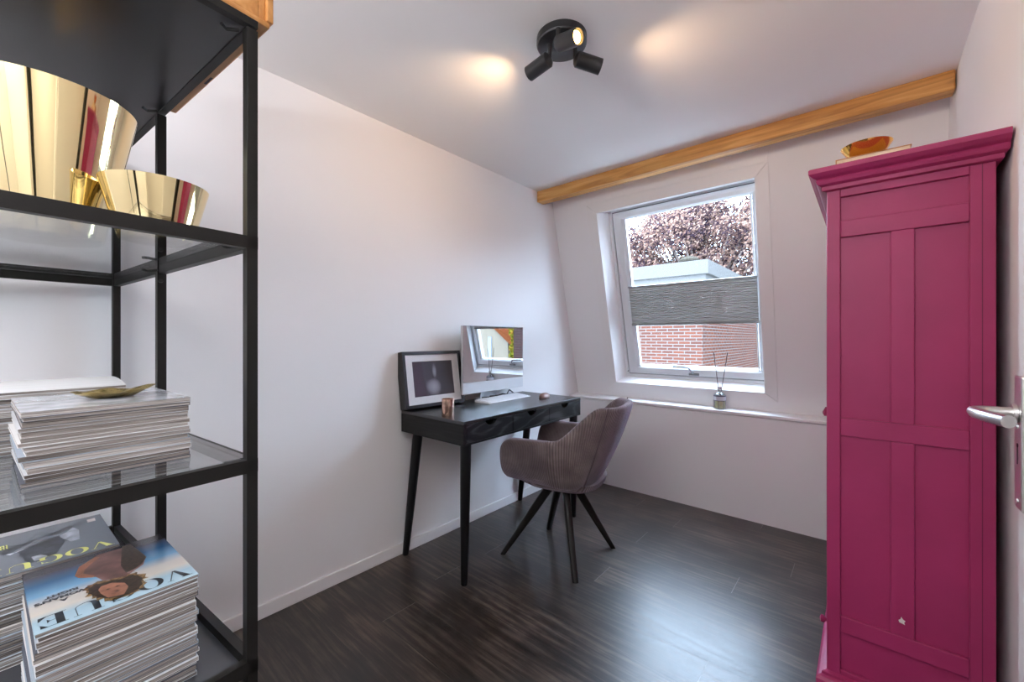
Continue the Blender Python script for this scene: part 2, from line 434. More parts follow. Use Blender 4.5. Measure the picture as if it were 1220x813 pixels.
# low wall under the sill and its sill
struct(MB().box(XL, XR, YK, YK+.15, 0, .655).build('wall_knee', M['wall']))
w = MB(); w.prism([(YK-.012, .660), (3.16, .655), (3.16, .70), (3.05, .684), (YK-.012, .680)], 'x', XL, XR)
struct(w.build('trim_2', M['sillw'], bevel=.003))
struct(MB().box(XL, XL+.012, YN, YK, 0, .058).build('baseboard_left', M['trim'], bevel=.003))

# sloping window wall: local frame X along the wall, Z up the slope, Y out through the wall
SROOT = (0, YC, 0); SROT = (TH, 0, 0)
def rect(x0, x1, s0, s1, off): return [(x0, off, s0), (x1, off, s0), (x1, off, s1), (x0, off, s1)]
sm = H*sqrt(1+K*K)
HO = (-1.53, -.425, .805, 2.165)
w = MB()
for a, b, c, d in ((XL, HO[0], .655, sm+.1), (HO[1], XR, .655, sm+.1), (HO[0], HO[1], .655, HO[2]), (HO[0], HO[1], HO[3], sm+.1)):
    w.box(a, b, 0, .16, c, d)
struct(w.build('wall_window', M['wall'], loc=SROOT, rot=SROT))
# thin mitred casing round the opening, plus the flat board above it
A = (-1.51, -.488, .83, 2.143); B = (-1.585, -.418, .775, 2.212); G = .0012
w = MB()
def plate(poly): w.loft([[(x, 0.0, z) for x, z in poly], [(x, -.006, z) for x, z in poly]])
plate([(A[0], A[2]+G), (B[0], B[2]+G), (B[0], B[3]-G), (A[0], A[3]-G)])
plate([(A[1], A[2]+G), (B[1], B[2]+G), (B[1], B[3]-G), (A[1], A[3]-G)])
plate([(A[0]+G, A[2]), (A[1]-G, A[2]), (B[1]-G, B[2]), (B[0]+G, B[2])])
plate([(A[0]+G, A[3]), (A[1]-G, A[3]), (B[1]-G, B[3]), (B[0]+G, B[3])])
w.box(B[0], B[1], -.003, 0, B[3]+.004, sm-.005)
struct(w.build('trim_3', M['trim'], loc=SROOT, rot=SROT, bevel=.001))
Fr = (-1.463, -.440, .855, 2.140)
w = MB(); g = .02
w.ring_loop([rect(*A, 0), rect(*Fr, .10), rect(Fr[0]-.01, Fr[1]+.01, Fr[2]-.01, Fr[3]+.01, .10), rect(A[0]-.015, A[1]+.015, A[2]-.015, A[3]+.015, .001)])
struct(w.build('trim_4', M['sillw'], loc=SROOT, rot=SROT))

# roof window
win = thing('window_1', None, None, SROOT, SROT); struct(win)
def frame_ring(o, i, y0, y1): return [rect(*o, y0), rect(*i, y0), rect(*i, y1), rect(*o, y1)]
Fi = (-1.443, -.455, .872, 2.128)
w = MB(); w.ring_loop(frame_ring((-1.50, -.43, .83, 2.165), Fi, .095, .165)); w.build('window_frame', M['white_upvc'], win, bevel=.002)
w = MB(); w.ring_loop(frame_ring(Fi, (-1.430, -.464, .884, 2.119), .110, .150)); w.build('rubber_seal', M['grey_plastic'], win)
So = (-1.436, -.462, .879, 2.122); Gl = (-1.350, -.522, .943, 2.062)
w = MB()
w.ring_loop([rect(*So, .098), rect(So[0]+.03, So[1]-.02, So[2]+.022, So[3]-.022, .090), rect(Gl[0]-.02, Gl[1]+.012, Gl[2]-.014, Gl[3]+.014, .090), rect(*Gl, .104), rect(*Gl, .15), rect(*So, .15)])
w.build('sash', M['white_upvc'], win, bevel=.0015)
w = MB(); w.box(Gl[0]-.005, Gl[1]+.005, .118, .124, Gl[2]-.005, Gl[3]+.005); w.build('pane', M['glass'], win)
w = MB(); w.box(Gl[0]+.004, Gl[0]+.012, .094, .116, Gl[2], Gl[3]); w.box(Gl[1]-.012, Gl[1]-.004, .094, .116, Gl[2], Gl[3]); w.build('blind_guide', M['white_upvc'], win)
w = MB(); w.tube([(-1.445, .088, .895), (-1.445, .096, .895)], .004); w.build('screw', M['grey_plastic'], win)
hd = MB(); hd.tube([(-1.075, .062, .960), (-.985, .060, .958), (-.965, .062, .952), (-.950, .070, .925), (-.945, .085, .905)], .0075, 10)
hd.box(-.975, -.905, .083, .092, .889, .906); hd.build('window_handle', mat('grey_handle_metal', (.30, .31, .32), .35, metal=.6), win, smooth=False, bevel=.001)

# pleated blind (hangs in the sash guides)
bl = thing('pleated_blind', 'grey pleated fabric blind drawn across the middle of the window', 'blind', SROOT, SROT)
w = MB(); n = 19; s0, s1 = 1.280, 1.562; fr = []; bk = []
pts = []
for i in range(2*n+1):
    s = s0+(s1-s0)*i/(2*n); pts.append((.074 if i % 2 else .084, s))
for i in range(2*n, -1, -1):
    s = s0+(s1-s0)*i/(2*n); pts.append((.089 if i % 2 else .0845, s))
w.loft([[(-1.361, y, z) for y, z in pts], [(-.516, y, z) for y, z in pts]], caps=False)
w.build('pleated_fabric', M['blind'], bl)
M['blind_rail'] = mat('blind_rail_grey', (.33, .35, .35), .4)
w = MB(); w.box(-1.365, -.512, .072, .0925, 1.560, 1.570); w.build('top_rail', M['blind_rail'], bl, bevel=.002)
w = MB(); w.box(-1.365, -.512, .072, .0925, 1.268, 1.283); w.build('bottom_rail', M['blind_rail'], bl, bevel=.002)

# ceiling beam
bm_ = MB().box(XL, XR-.004, 2.469, 2.548, 2.180, H).build('ceiling_beam', M['pine'], bevel=.006, seg=2)
tag(bm_, 'orange varnished pine beam with knots where ceiling meets the sloping wall', 'beam')

# ------------------------------------------------------------------ door on the right
dr = thing('door_1', None, None, (.208, .30, .008)); struct(dr)
MB().box(0, .040, 0, .860, 0, 2.03).build('door_leaf', M['trim'], dr, bevel=.002)
hp = MB().box(-.010, 0, .785, .830, .847, 1.077).build('door_plate', M['steel'], dr, bevel=.003, seg=3)
hl = MB(); hl.tube([(-.008, .812, 1.012), (-.038, .812, 1.012), (-.052, .808, 1.012), (-.062, .795, 1.012), (-.063, .775, 1.012), (-.058, .745, 1.012), (-.050, .715, 1.012), (-.040, .690, 1.012)], [.0105, .0095, .0095, .0095, .0095, .0095, .0098, .010], 20)
o = hl.build('door_handle', M['steel'], dr, smooth=False, bevel=0); smooth_by_angle(o, 50)
w = MB(); w.tube([(-.0105, .812, 1.012), (-.016, .812, 1.012)], .016, 24); o = w.build('handle_collar', M['steel'], dr); smooth_by_angle(o)
w = MB(); w.box(-.0106, -.0098, .8065, .8095, .925, .955); w.tube([(-.0106, .808, .957), (-.0098, .808, .957)], .004, 12); w.build('keyhole', M['black'], dr)
for z in (.990, .862):
    w = MB(); w.tube([(-.0115, .808, z), (-.009, .808, z)], .0038, 14); w.build('screw', M['alu'], dr)
for z in (.25, 1.75):
    w = MB(); w.tube([(.046, -.004, z-.045), (.046, -.004, z+.045)], .006, 10); w.build('hinge', M['steel'], dr)

# ------------------------------------------------------------------ ceiling spotlight
lc = Vector((-.853, 1.268, H))
sp = thing('ceiling_spotlight', 'round black ceiling spotlight with three swivel heads, one bulb glowing', 'ceiling light', tuple(lc))
w = MB(); w.lathe([(.092, 0), (.092, -.024), (.089, -.029), (.084, -.031), (.0, -.031)], 48, caps=False)
M['black_lamp'] = mat('satin_black_lamp', (.022, .021, .022), .32)
smooth_by_angle(w.build('canopy', M['black_lamp'], sp), 30)
heads = [(Vector((-.880, 1.229, 2.178)), Vector((-1, .02, -.14))), (Vector((-.806, 1.288, 2.176)), Vector((.62, .70, -.22))),
         (Vector((-.815, 1.190, 2.180)), Vector((.90, -.16, -.26)))]
heads = [(a, a+d.normalized()*.098) for a, d in heads]
for i, (a, b) in enumerate(heads):
    d = (b-a).normalized(); r = .027
    ra = a-lc; rb = b-lc
    hm = MB(); hm.tube([ra-d*.006, ra-d*.002, ra+d*.006, rb, rb-d*.0005, rb-d*.012], [.006, .018, r, r, r-.003, r-.005], 28, caps=True, axis=d)
    o = hm.build('lamp_head', M['black_lamp'], sp); smooth_by_angle(o, 40)
    jm = MB(); jm.tube([ra, (ra.x, ra.y, -.028)], .008, 12); smooth_by_angle(jm.build('swivel_joint', M['black_lamp'], o))
    bmh = MB(); bmh.tube([rb-d*.0115, rb-d*.008, rb-d*.006], [.020, .019, .012], 20, axis=d)
    smooth_by_angle(bmh.build('bulb', M['bulb'], o))
    L = D.lights.new('bulb_light', 'SPOT'); L.energy = 8.5; L.color = (1.0, .66, .38); L.spot_size = radians(112); L.spot_blend = 1.0; L.shadow_soft_size = .02
    lo = D.objects.new('bulb_light', L); COL.objects.link(lo); lo.parent = sp; lo.location = rb+d*.004
    lo.rotation_euler = d.to_track_quat('-Z', 'Y').to_euler()

# ------------------------------------------------------------------ shelf rack (about 1 m long, 0.36 deep, 1.755 high)
RA = radians(5.8); RLOC = Vector((-.887, .265, 0))
# local +X runs along the long side towards the left wall, local +Y points away from the window
rk = thing('metal_shelf_rack', 'tall black metal shelf rack with glass shelves near the left wall', 'shelf unit', tuple(RLOC), (0, 0, pi+RA))
RL, RD, PS = .965, .36, .0095
def post(x, y, z1=1.736): MB().box(x-PS, x+PS, y-PS, y+PS, 0, z1).build('post', M['black_metal'], rk, bevel=.001)
for x, y in ((0, 0), (.520, 0), (RL, 0), (0, RD), (RL, RD)): post(x, y)
LV = [(.0525, .075), (.517, .543), (.897, .922), (1.320, 1.343)]
for z0, z1 in LV+[(1.741, 1.755)]:
    w = MB()
    w.box(PS, RL-PS, -PS, PS-.003, z0, z1); w.box(PS, RL-PS, RD-PS+.003, RD+PS, z0, z1)
    w.box(-PS, PS-.003, -PS, RD+PS, z0, z1); w.box(RL-PS+.003, RL+PS, -PS, RD+PS, z0, z1)
    w.build('shelf_frame', M['black_metal'], rk)
for z1, m_, nm in ((.062, M['grey_panel'], 'shelf_panel'), (.524, M['grey_panel'], 'shelf_panel'), (1.755, M['black_panel'], 'top_panel')):
    MB().box(PS-.002, RL-PS+.002, PS-.004, RD-PS+.004, z1-.012, z1).build(nm, m_, rk)
for z1 in (.925, 1.345):
    MB().box(PS-.006, RL-PS+.006, PS-.008, RD-PS+.006, z1-.005, z1).build('glass_shelf', M['shelf_glass'], rk)
for x in (.018, .500):
    for z in (1.737, 1.327):
        w = MB(); w.tube([(x, .012, z), (x+.010, .030, z-.004), (x+.004, .040, z-.002)], .0035, 8); w.build('shelf_clip', M['black'], rk)
for z in (1.300,):
    w = MB(); w.tube([(.506, .004, z), (.498, .006, z)], .005, 10); w.build('bolt', M['black'], rk)

def R2W(x, y, z=0):
    a = pi+RA
    return Vector((RLOC.x+x*cos(a)-y*sin(a), RLOC.y+x*sin(a)+y*cos(a), z))

# wooden crate on top of the rack
ct = thing('wooden_crate', 'orange varnished wooden crate lying on top of the shelf rack', 'crate', (-.884, .299, 1.757), (0, 0, pi+RA))
MB().box(0, .530, 0, .335, 0, .012).build('crate_base', M['crate'], ct, bevel=.004)
w = MB(); w.box(.004, .526, .008, .020, .012, .16); w.box(.004, .526, .319, .331, .012, .16); w.box(.004, .016, .020, .319, .012, .16); w.box(.514, .526, .020, .319, .012, .16)
w.build('crate_side', M['crate'], ct, bevel=.002)
MB().box(-.004, .012, -.004, .008, .010, .17).build('corner_strip', M['crate'], ct, bevel=.002)
MB().box(.27, .31, .004, .009, -.0008, .001).build('grain_mark', M['bark'], ct)

# ------------------------------------------------------------------ gold bowls on the upper glass shelf
def bowl(x, y, r0, r1, h, label):
    b = thing('gold_bowl', label, 'bowl', (x, y, 1.3455), group='gold bowls on the upper glass shelf')
    w = MB(); w.lathe([(.0, 0), (r0-.004, 0), (r0, .003), (r0+(r1-r0)*.5, h*.5), (r1, h), (r1-.0018, h+.0006), (r1-.003, h), (r0-.003, .006), (0, .0055)], 96, caps=False)
    smooth_by_angle(w.build('bowl_body', M['gold'], b), 35)
    return b
bowl(-1.222, .012, .082, .132, .272, 'large polished gold bowl, the taller one on the upper glass shelf')
bowl(-1.090, .158, .058, .086, .113, 'small polished gold bowl standing beside the much taller gold bowl')

# ------------------------------------------------------------------ magazines
def mag_parts(name, t, w_, d_, cov, loc, rz, label, group=None, curve=0.0):
    """a magazine lying flat; local +X is the head (top) edge, local +Y the spine"""
    m = thing(name, label, 'magazine', loc, (0, 0, rz), group)
    n = 10
    def zc(x): return curve*(1-((x)/(d_/2))**2) if curve else 0
    def slab(mb, y0, y1, za, zb, x0, x1):
        rings = []
        for i in range(n+1):
            x = x0+(x1-x0)*i/n
            q = zc(x)
            rings.append([(x, y0, za+q), (x, y1, za+q), (x, y1, zb+q), (x, y0, zb+q)])
        mb.loft(rings)
    p = MB(); slab(p, -w_/2+.001, w_/2-.0008, .0005, t-.0005, -d_/2+.001, d_/2-.001); p.build('page_block', M['pages'], m)
    c = MB(); slab(c, -w_/2, w_/2, 0, .0005, -d_/2, d_/2); slab(c, -w_/2, w_/2, t-.0005, t, -d_/2, d_/2); slab(c, w_/2-.0008, w_/2, .0005, t-.0005, -d_/2, d_/2)
    co = c.build('cover', cov, m)
    return m, co

def stack(cx, cy, z0, ztop, n, wd, rz, where, top_label, top_cover, group, curve=0.0, jit=.003, bottom_label=None):
    ts = [random.uniform(.7, 1.3) for _ in range(n)]
    k = (ztop-z0)/sum(ts); ts = [t*k for t in ts]
    z = z0; last = None
    for i, t in enumerate(ts):
        top = i == n-1
        dx, dy = (0, 0) if top else (random.uniform(-jit, jit*.6), random.uniform(-jit, jit))
        lab = top_label if top else 'magazine beneath the top one in %s' % where
        cv = curve if i > n-5 else 0
        last = mag_parts('magazine', t-.0002, wd[0]*(1 if top else random.uniform(.975, 1.0)), wd[1]*(1 if top else random.uniform(.985, 1)), top_cover if top else random.choice(COVERS),
                         (cx+dx, cy+dy, z), rz+(0 if top else radians(random.uniform(-.7, .7))), lab, None if top else group, cv)
        z += t
    return last

RZ = radians(3.6)
topA = stack(-1.060, .0885, .5245, .713, 25, (.199, .256), RZ, 'the tall front stack on the lower black shelf', 'fashion magazine with a blue sky cover, a curly haired woman and black title', M['cover_sky'], 'magazines in the tall front stack on the lower black shelf')
topB = stack(-1.358, .012, .5245, .700, 22, (.199, .250), radians(3), 'the rear stack on the lower black shelf', 'fashion magazine with a grey cover, dark figure and yellow title', M['cover_grey'], 'magazines in the rear stack on the lower black shelf')
topC = stack(-1.082, .078, .9255, 1.040, 15, (.206, .250), RZ, 'the front stack on the lower glass shelf', 'magazine with a mottled pale cover directly under the gold leaf dish', M['cover_mottled'], 'magazines in the front stack on the lower glass shelf')
topD = stack(-1.375, .020, .9255, 1.046, 15, (.205, .245), radians(4), 'the rear curled stack on the lower glass shelf', 'pale curled magazine topping the rear stack on the lower glass shelf', COVERS[2], 'magazines in the rear stack on the lower glass shelf', curve=.012)

# lettering in a thick-and-thin serif style; each glyph lives in a unit-high box, returned as (width, [polygons])
def arc_ring(cx, cy, ro, rys, ri, riy, a0, a1, n=22):
    o = [(cx+ro*cos(a0+(a1-a0)*i/n), cy+rys*sin(a0+(a1-a0)*i/n)) for i in range(n+1)]
    q = [(cx+ri*cos(a0+(a1-a0)*i/n), cy+riy*sin(a0+(a1-a0)*i/n)) for i in range(n+1)]
    return [[o[i], o[i+1], q[i+1], q[i]] for i in range(n)]
GLYPH = {
 'V': (1.0, [[(.08, 1), (.36, 1), (.62, 0), (.50, 0)], [(.90, 1), (.94, 1), (.62, 0), (.58, .06)], [(0, 1), (.44, 1), (.44, .97), (0, .97)], [(.78, 1), (1.04, 1), (1.04, .97), (.78, .97)]]),
 'O': (1.0, arc_ring(.5, .5, .5, .52, .27, .50, 0, 2*pi, 40)),
 'G': (1.05, arc_ring(.5, .5, .5, .52, .27, .50, radians(55), radians(305), 34)+[[(.68, .45), (.90, .45), (.90, .06), (.68, .0)], [(.60, .48), (1.0, .48), (1.0, .45), (.60, .45)], [(.76, .90), (.86, 1.0), (.86, .66)]]),
 'U': (1.05, [[(.10, 1), (.34, 1), (.34, .30), (.10, .30)], [(.86, 1), (.89, 1), (.89, .30), (.86, .30)], [(0, 1), (.44, 1), (.44, .97), (0, .97)], [(.74, 1), (1.0, 1), (1.0, .97), (.74, .97)]]+arc_ring(.495, .30, .395, .32, .155, .28, pi, 1.5*pi, 12)+arc_ring(.495, .30, .395, .32, .365, .28, 1.5*pi, 2*pi, 12)),
 'E': (.9, [[(.10, 1), (.36, 1), (.36, 0), (.10, 0)], [(0, 1), (.84, 1), (.84, .965), (0, .965)], [(0, 0), (.86, 0), (.86, .035), (0, .035)], [(.84, 1), (.84, .68), (.62, .97)], [(.86, 0), (.88, .34), (.60, .03)], [(.36, .515), (.58, .515), (.58, .485), (.36, .485)], [(.62, .66), (.62, .34), (.52, .5)]]),
}
def word_mesh(word, length, height, gap=.10):
    """letters laid along local -Y (reading direction) with tops towards local +X, starting at y=0"""
    tot = sum(GLYPH[c][0] for c in word)+gap*(len(word)-1)
    k = length/tot; mb = MB(); u = 0
    for c in word:
        wd, polys = GLYPH[c]
        for i, p in enumerate(polys):
            mb._add([(v*height, -(u+x)*k, 0) for x, v in p], [tuple(range(len(p)))])
        u += wd+gap
    return mb
def flat_poly(mb, pts, z=0):
    mb._add([(x, y, z) for x, y in pts], [tuple(range(len(pts)))])
    return mb
def font_mesh(name, txt, size, m_, parent, loc, xs=1.0):
    cu = D.curves.new(name, 'FONT'); cu.body = txt; cu.size = size; cu.align_x = 'CENTER'; cu.offset = size*.045
    tmp = D.objects.new(name+'_curve', cu); COL.objects.link(tmp)
    dg = bpy.context.evaluated_depsgraph_get(); me = D.meshes.new_from_object(tmp.evaluated_get(dg)); D.objects.remove(tmp)
    o = D.objects.new(name, me); COL.objects.link(o); me.materials.clear(); me.materials.append(m_)
    o.parent = parent; o.location = loc; o.rotation_euler = (0, 0, -pi/2); o.scale = (xs, 1, 1)
    return o

def cover_art(top, z, world_polys):
    """world_polys: list of (name, material, [points in world x,y]); printed flat on the cover"""
    m, co = top
    inv = (Matrix.Translation(m.location) @ Matrix.Rotation(m.rotation_euler.z, 4, 'Z')).inverted()
    for i, (nm, mm, pts) in enumerate(world_polys):
        mb = MB(); flat_poly(mb, [tuple((inv @ Vector((x, y, 0))).xy) for x, y in pts], z+.0001*(i+1))
        mb.build(nm, mm, co)
tA = topA[0]; zA = .713-tA.location.z-.0001
hair = [[-1.024, 0.051], [-1.045, 0.061], [-1.039, 0.078], [-1.029, 0.1], [-1.035, 0.12], [-1.005, 0.13], [-0.973, 0.128], [-0.957, 0.118], [-0.947, 0.104], [-0.949, 0.089], [-0.96, 0.075], [-0.98, 0.062], [-0.998, 0.055]]
def curly(pts, amp=.003):
    out = []
    for i in range(len(pts)):
        a, b = Vector(pts[i]), Vector(pts[(i+1) % len(pts)])
        for k in range(4):
            p = a.lerp(b, k/4); out.append((p.x+random.uniform(-amp, amp), p.y+random.uniform(-amp, amp)))
    return out
face = [[-1.008, 0.069], [-1.019, 0.073], [-1.02, 0.087], [-1.003, 0.102], [-0.983, 0.105], [-0.959, 0.097], [-0.966, 0.078], [-0.99, 0.071]]
torso = [[-1.103, 0.045], [-1.14, 0.052], [-1.175, 0.081], [-1.175, 0.114], [-1.180, 0.128], [-1.09, 0.142], [-1.058, 0.134], [-1.037, 0.114], [-1.022, 0.105], [-1.044, 0.077], [-1.068, 0.07], [-1.082, 0.054]]
dark = [[-1.182, 0.116], [-1.182, 0.129], [-1.14, 0.136], [-1.089, 0.143], [-1.062, 0.131], [-1.05, 0.119], [-1.044, 0.108], [-1.085, 0.105]]  # darker part of the printed robe
arm = [[-1.101, 0.045], [-1.139, 0.053], [-1.164, 0.075], [-1.16, 0.082], [-1.119, 0.059], [-1.1, 0.056], [-1.076, 0.069], [-1.069, 0.067], [-1.087, 0.049]]
mouth = [(-.982, .090), (-.979, .094), (-.976, .090), (-.979, .086)]
eye1 = [(-1.001, .080), (-.998, .084), (-.996, .080), (-.998, .077)]
eye2 = [(-1.001, .092), (-.998, .096), (-.996, .092), (-.998, .089)]
cover_art(topA, zA, [('printed_robe', M['robe'], torso), ('printed_dark_cloth', M['hair'], dark), ('printed_arm', M['skin'], arm), ('printed_curls', M['curl'], curly(hair, .005)),
                     ('printed_hair', M['hair'], curly([(x*.86+.14*-.985, y*.86+.14*.09) for x, y in hair], .002)), ('printed_face', M['skin'], face), ('printed_eye', M['hair'], eye1), ('printed_eye', M['hair'], eye2), ('printed_mouth', M['robe'], mouth)])
tt = word_mesh('VOGUE', .188, .038).build('title_lettering', M['ink'], topA[1]); tt.location = (.080, .093, zA+.00035)
font_mesh('cover_lettering', 'A', .0135, M['ink'], topA[1], (.036, -.062, zA+.0004))
font_mesh('cover_lettering', "WOMAN'S", .0135, M['ink'], topA[1], (.022, -.062, zA+.0004))
font_mesh('cover_lettering', 'RIGHT', .0135, M['ink'], topA[1], (.008, -.062, zA+.0004))
tB = topB[0]; zB = .700-tB.location.z-.0001
hB = [[-1.318, -0.024], [-1.272, -0.012], [-1.263, 0.003], [-1.281, 0.021], [-1.306, 0.031], [-1.359, 0.042], [-1.396, 0.031], [-1.393, 0.013], [-1.363, -0.014], [-1.347, -0.027]]
lB = [[-1.362, -0.049], [-1.351, -0.031], [-1.378, 0.02], [-1.405, 0.044], [-1.43, 0.055], [-1.4, 0.064], [-1.336, 0.062], [-1.334, 0.049], [-1.362, 0.04], [-1.364, 0.018], [-1.363, -0.023], [-1.344, -0.037]]
dB = [[-1.363, -0.05], [-1.408, -0.048], [-1.396, -0.024], [-1.428, 0.024], [-1.453, 0.059], [-1.411, 0.039], [-1.41, 0.003], [-1.371, -0.03], [-1.351, -0.044]]
fB = [(-1.300, -.008), (-1.272, -.004), (-1.270, .008), (-1.284, .014), (-1.300, .004)]
bar = [(-1.462, .094), (-1.462, .080), (-1.440, .080), (-1.440, .094)]
cover_art(topB, zB, [('printed_coat', M['grey_print_l'], lB), ('printed_dark_coat', M['grey_print_d'], dB), ('printed_hair', M['grey_print_d'], curly(hB, .003)), ('printed_face', M['grey_print_l'], fB), ('printed_barcode_patch', M['chip'], bar)])
tt = word_mesh('VOGUE', .186, .036).build('title_lettering', M['yellow_ink'], topB[1]); tt.location = (.080, .093, zB+.0006)
# two short rows of yellow lettering, too blurred in the photograph to read
w = MB()
for r_ in range(2):
    for k in range(8):
        y = -.052-.0042*k*1.0; x = -.060+.014*r_
        w._add([(x, y, 0), (x+.012, y+.0006, 0), (x+.012, y-.0014, 0), (x, y-.0022, 0)], [(0, 1, 2, 3)])
        if k % 2: w._add([(x, y-.002, 0), (x+.003, y-.002, 0), (x+.003, y-.0042, 0), (x, y-.0042, 0)], [(0, 1, 2, 3)])
w.build('cover_lettering', M['yellow_ink'], topB[1]).location = (0, .0, zB+.0006)

# gold leaf dish on the front stack
ds = thing('leaf_dish', 'shallow gold leaf shaped dish lying on the magazines of the glass shelf', 'dish', (-1.075, .090, 1.0405), (0, 0, radians(92)))
w = MB(); N = 40; ring_o = []; ring_i = []; base_o = []; base_i = []
for j in range(N):
    a = 2*pi*j/N; r = 1+.05*sin(7*a)+.03*sin(13*a+1)
    tip = 1+.28*max(0, cos(a))**8
    ox, oy = .050*r*tip*cos(a), .040*r*sin(a)
    zz = .012+.006*max(0, cos(a))**6+.002*sin(5*a)
    ring_o.append((ox, oy, zz)); ring_i.append((ox*.97, oy*.96, zz)); base_o.append((ox*.5, oy*.5, 0)); base_i.append((ox*.48, oy*.48, .0015))
w.loft([base_o, ring_o, ring_i, base_i])
smooth_by_angle(w.build('dish_body', M['gold_dull'], ds), 60)

# ------------------------------------------------------------------ desk
dk = thing('writing_desk', 'black stained wooden writing desk with three drawers against the left wall', 'desk', (-1.385, 1.268, 0), (0, 0, radians(.6)))
DL, DD = 1.025, .482     # local x: 0 front .. -DD back; local y: 0 .. DL
MB().box(-DD, 0, 0, DL, .754, .770).build('desk_top', M['black_top'], dk, bevel=.001)
w = MB()
w.box(-DD, -.001, 0, .018, .657, .754); w.box(-DD, -.001, DL-.018, DL, .657, .754); w.box(-DD, -DD+.015, .018, DL-.018, .657, .754)
w.box(-DD+.015, -.001, .018, DL-.018, .657, .667)
for y in (DL/3, 2*DL/3): w.box(-DD+.015, -.016, y-.006, y+.006, .667, .754)
w.build('carcass', M['black_side'], dk, bevel=.001)
for k in range(3):
    y0 = .0195+k*(DL-.038)/3; y1 = y0+(DL-.038)/3-.003; ym = (y0+y1)/2; zt, zb = .7525, .6685
    notch = [(ym+.042-.084*i/12, zt-.024*sin(pi*i/12)**.6) for i in range(13)]
    poly = [(y0, zb), (y1, zb), (y1, zt)]+notch+[(y0, zt)]
    df = MB(); df.prism(poly, 'x', -.016, 0); d_ = df.build('drawer', M['black_ash'], dk)
    MB().box(-DD+.03, -.030, y0+.008, y1-.008, zb+.002, zt-.028).build('drawer_box', M['black'], d_)
def desk_leg(top, foot):
    w = MB(); t, f = Vector(top), Vector(foot)
    w.tube([t, t.lerp(f, .5), f+Vector((0, 0, .006)), f], [.026, .0225, .0165, .0145], 20)
    smooth_by_angle(w.build('leg', M['black_leg'], dk), 50)
desk_leg((-.030, .040, .657), (-.036, .036, 0)); desk_leg((-.030, DL-.040, .657), (-.036, DL-.028, 0))
desk_leg((-DD+.090, .040, .657), (-DD+.010, .020, 0)); desk_leg((-DD+.090, DL-.040, .657), (-DD+.010, DL-.040, 0))

# monitor computer
mo = thing('desktop_computer', 'silver all-in-one computer with a glossy reflecting screen on the desk', 'computer', (-1.770, 1.612, .770), (0, 0, radians(.9)))
MW, z0_, z1_ = .560, .052, .458
MB().box(-.016, 0, 0, MW, z0_, z1_).build('housing', M['alu'], mo, bevel=.003)
MB().box(0, .0014, .0015, MW-.0015, z0_+.068, z1_-.0012).build('screen', M['screen'], mo)
MB().box(0, .0012, .002, MW-.002, z0_+.002, z0_+.067).build('chin_panel', M['chin'], mo)
w = MB(); w.prism([(-.016, .26), (-.030, .26), (-.066, .004), (-.060, .004)], 'y', MW/2-.075, MW/2+.075); w.build('stand_neck', M['alu'], mo)
MB().box(-.098, -.012, MW/2-.085, MW/2+.085, 0, .005).build('stand_foot', M['alu'], mo, bevel=.002)

kb = thing('keyboard', 'slim white keyboard lying on the black desk below the screen', 'keyboard', (-1.652, 1.712, .770), (0, 0, radians(2)))
w = MB(); w.prism([(0, 0), (0, .004), (-.118, .013), (-.118, 0)], 'y', 0, .405); w.build('keyboard_body', M['white_plastic'], kb, bevel=.001)
w = MB()
for r_ in range(5):
    x = -.016-.0205*r_; zz = .0045+.0093*(-x)/.118
    n = 21
    for k in range(n):
        y = .008+k*.0186
        w.box(x-.017, x, y, y+.0162, zz-.002, zz+.0035)
w.build('keys', M['white_plastic'], kb)['kind'] = 'stuff'
ms = thing('computer_mouse', 'rose brown oval computer mouse near the right end of the desk', 'mouse', (-1.565, 2.130, .770), (0, 0, radians(15)))
w = MB(); N = 32
rings = []
for f_, zz in ((.86, 0), (.98, .003), (1, .008), (.93, .017), (.75, .025), (.45, .030), (.05, .0315)):
    rings.append([(.030*f_*cos(2*pi*j/N), .056*f_*sin(2*pi*j/N), zz) for j in range(N)])
w.loft(rings); smooth_by_angle(w.build('mouse_body', M['mouse'], ms), 60)
cb = MB(); cb.tube([(-1.835, 1.83, .7765), (-1.80, 1.90, .779), (-1.79, 1.98, .792), (-1.80, 2.03, .781), (-1.82, 2.08, .806), (-1.83, 2.13, .781), (-1.865, 2.16, .779)], .004, 8)
cb.tube([(-1.83, 1.90, .780), (-1.785, 1.93, .784), (-1.81, 1.97, .782), (-1.85, 1.95, .776)], .004, 8)
o = cb.build('power_cable', M['black'], smooth=True); tag(o, 'black coiled cable lying behind the keyboard below the computer screen', 'cable')

# framed picture leaning against the wall
fr_ = thing('framed_picture', 'black box frame with cream mount and blurred grey photograph leaning on wall', 'picture', (-1.800, 1.250, .7800), (0, radians(-9), radians(-2)))
FW, FH, FT = .395, .304, .058
w = MB(); yz = lambda a, b, c, d, x: [(x, a, c), (x, b, c), (x, b, d), (x, a, d)]
w.ring_loop([yz(0, FW, 0, FH, 0), yz(.018, FW-.018, .018, FH-.018, 0), yz(.018, FW-.018, .018, FH-.018, -FT+.006), yz(0, FW, 0, FH, -FT)])
w.build('frame_border', M['frame'], fr_, bevel=.001)
MB().box(-FT, -FT+.006, .018, FW-.018, .018, FH-.018).build('backing', M['frame'], fr_)
w = MB(); w.ring_loop([yz(.018, FW-.018, .018, FH-.018, -.008), yz(.062, FW-.062, .058, FH-.055, -.008), yz(.062, FW-.062, .058, FH-.055, -.011), yz(.018, FW-.018, .018, FH-.018, -.011)])
w.build('mount', M['mount'], fr_)
MB().box(-.014, -.0115, .055, FW-.055, .05, FH-.048).build('photograph', M['photo'], fr_)
MB().box(-.005, -.003, .018, FW-.018, .018, FH-.018).build('glazing', M['glass'], fr_)

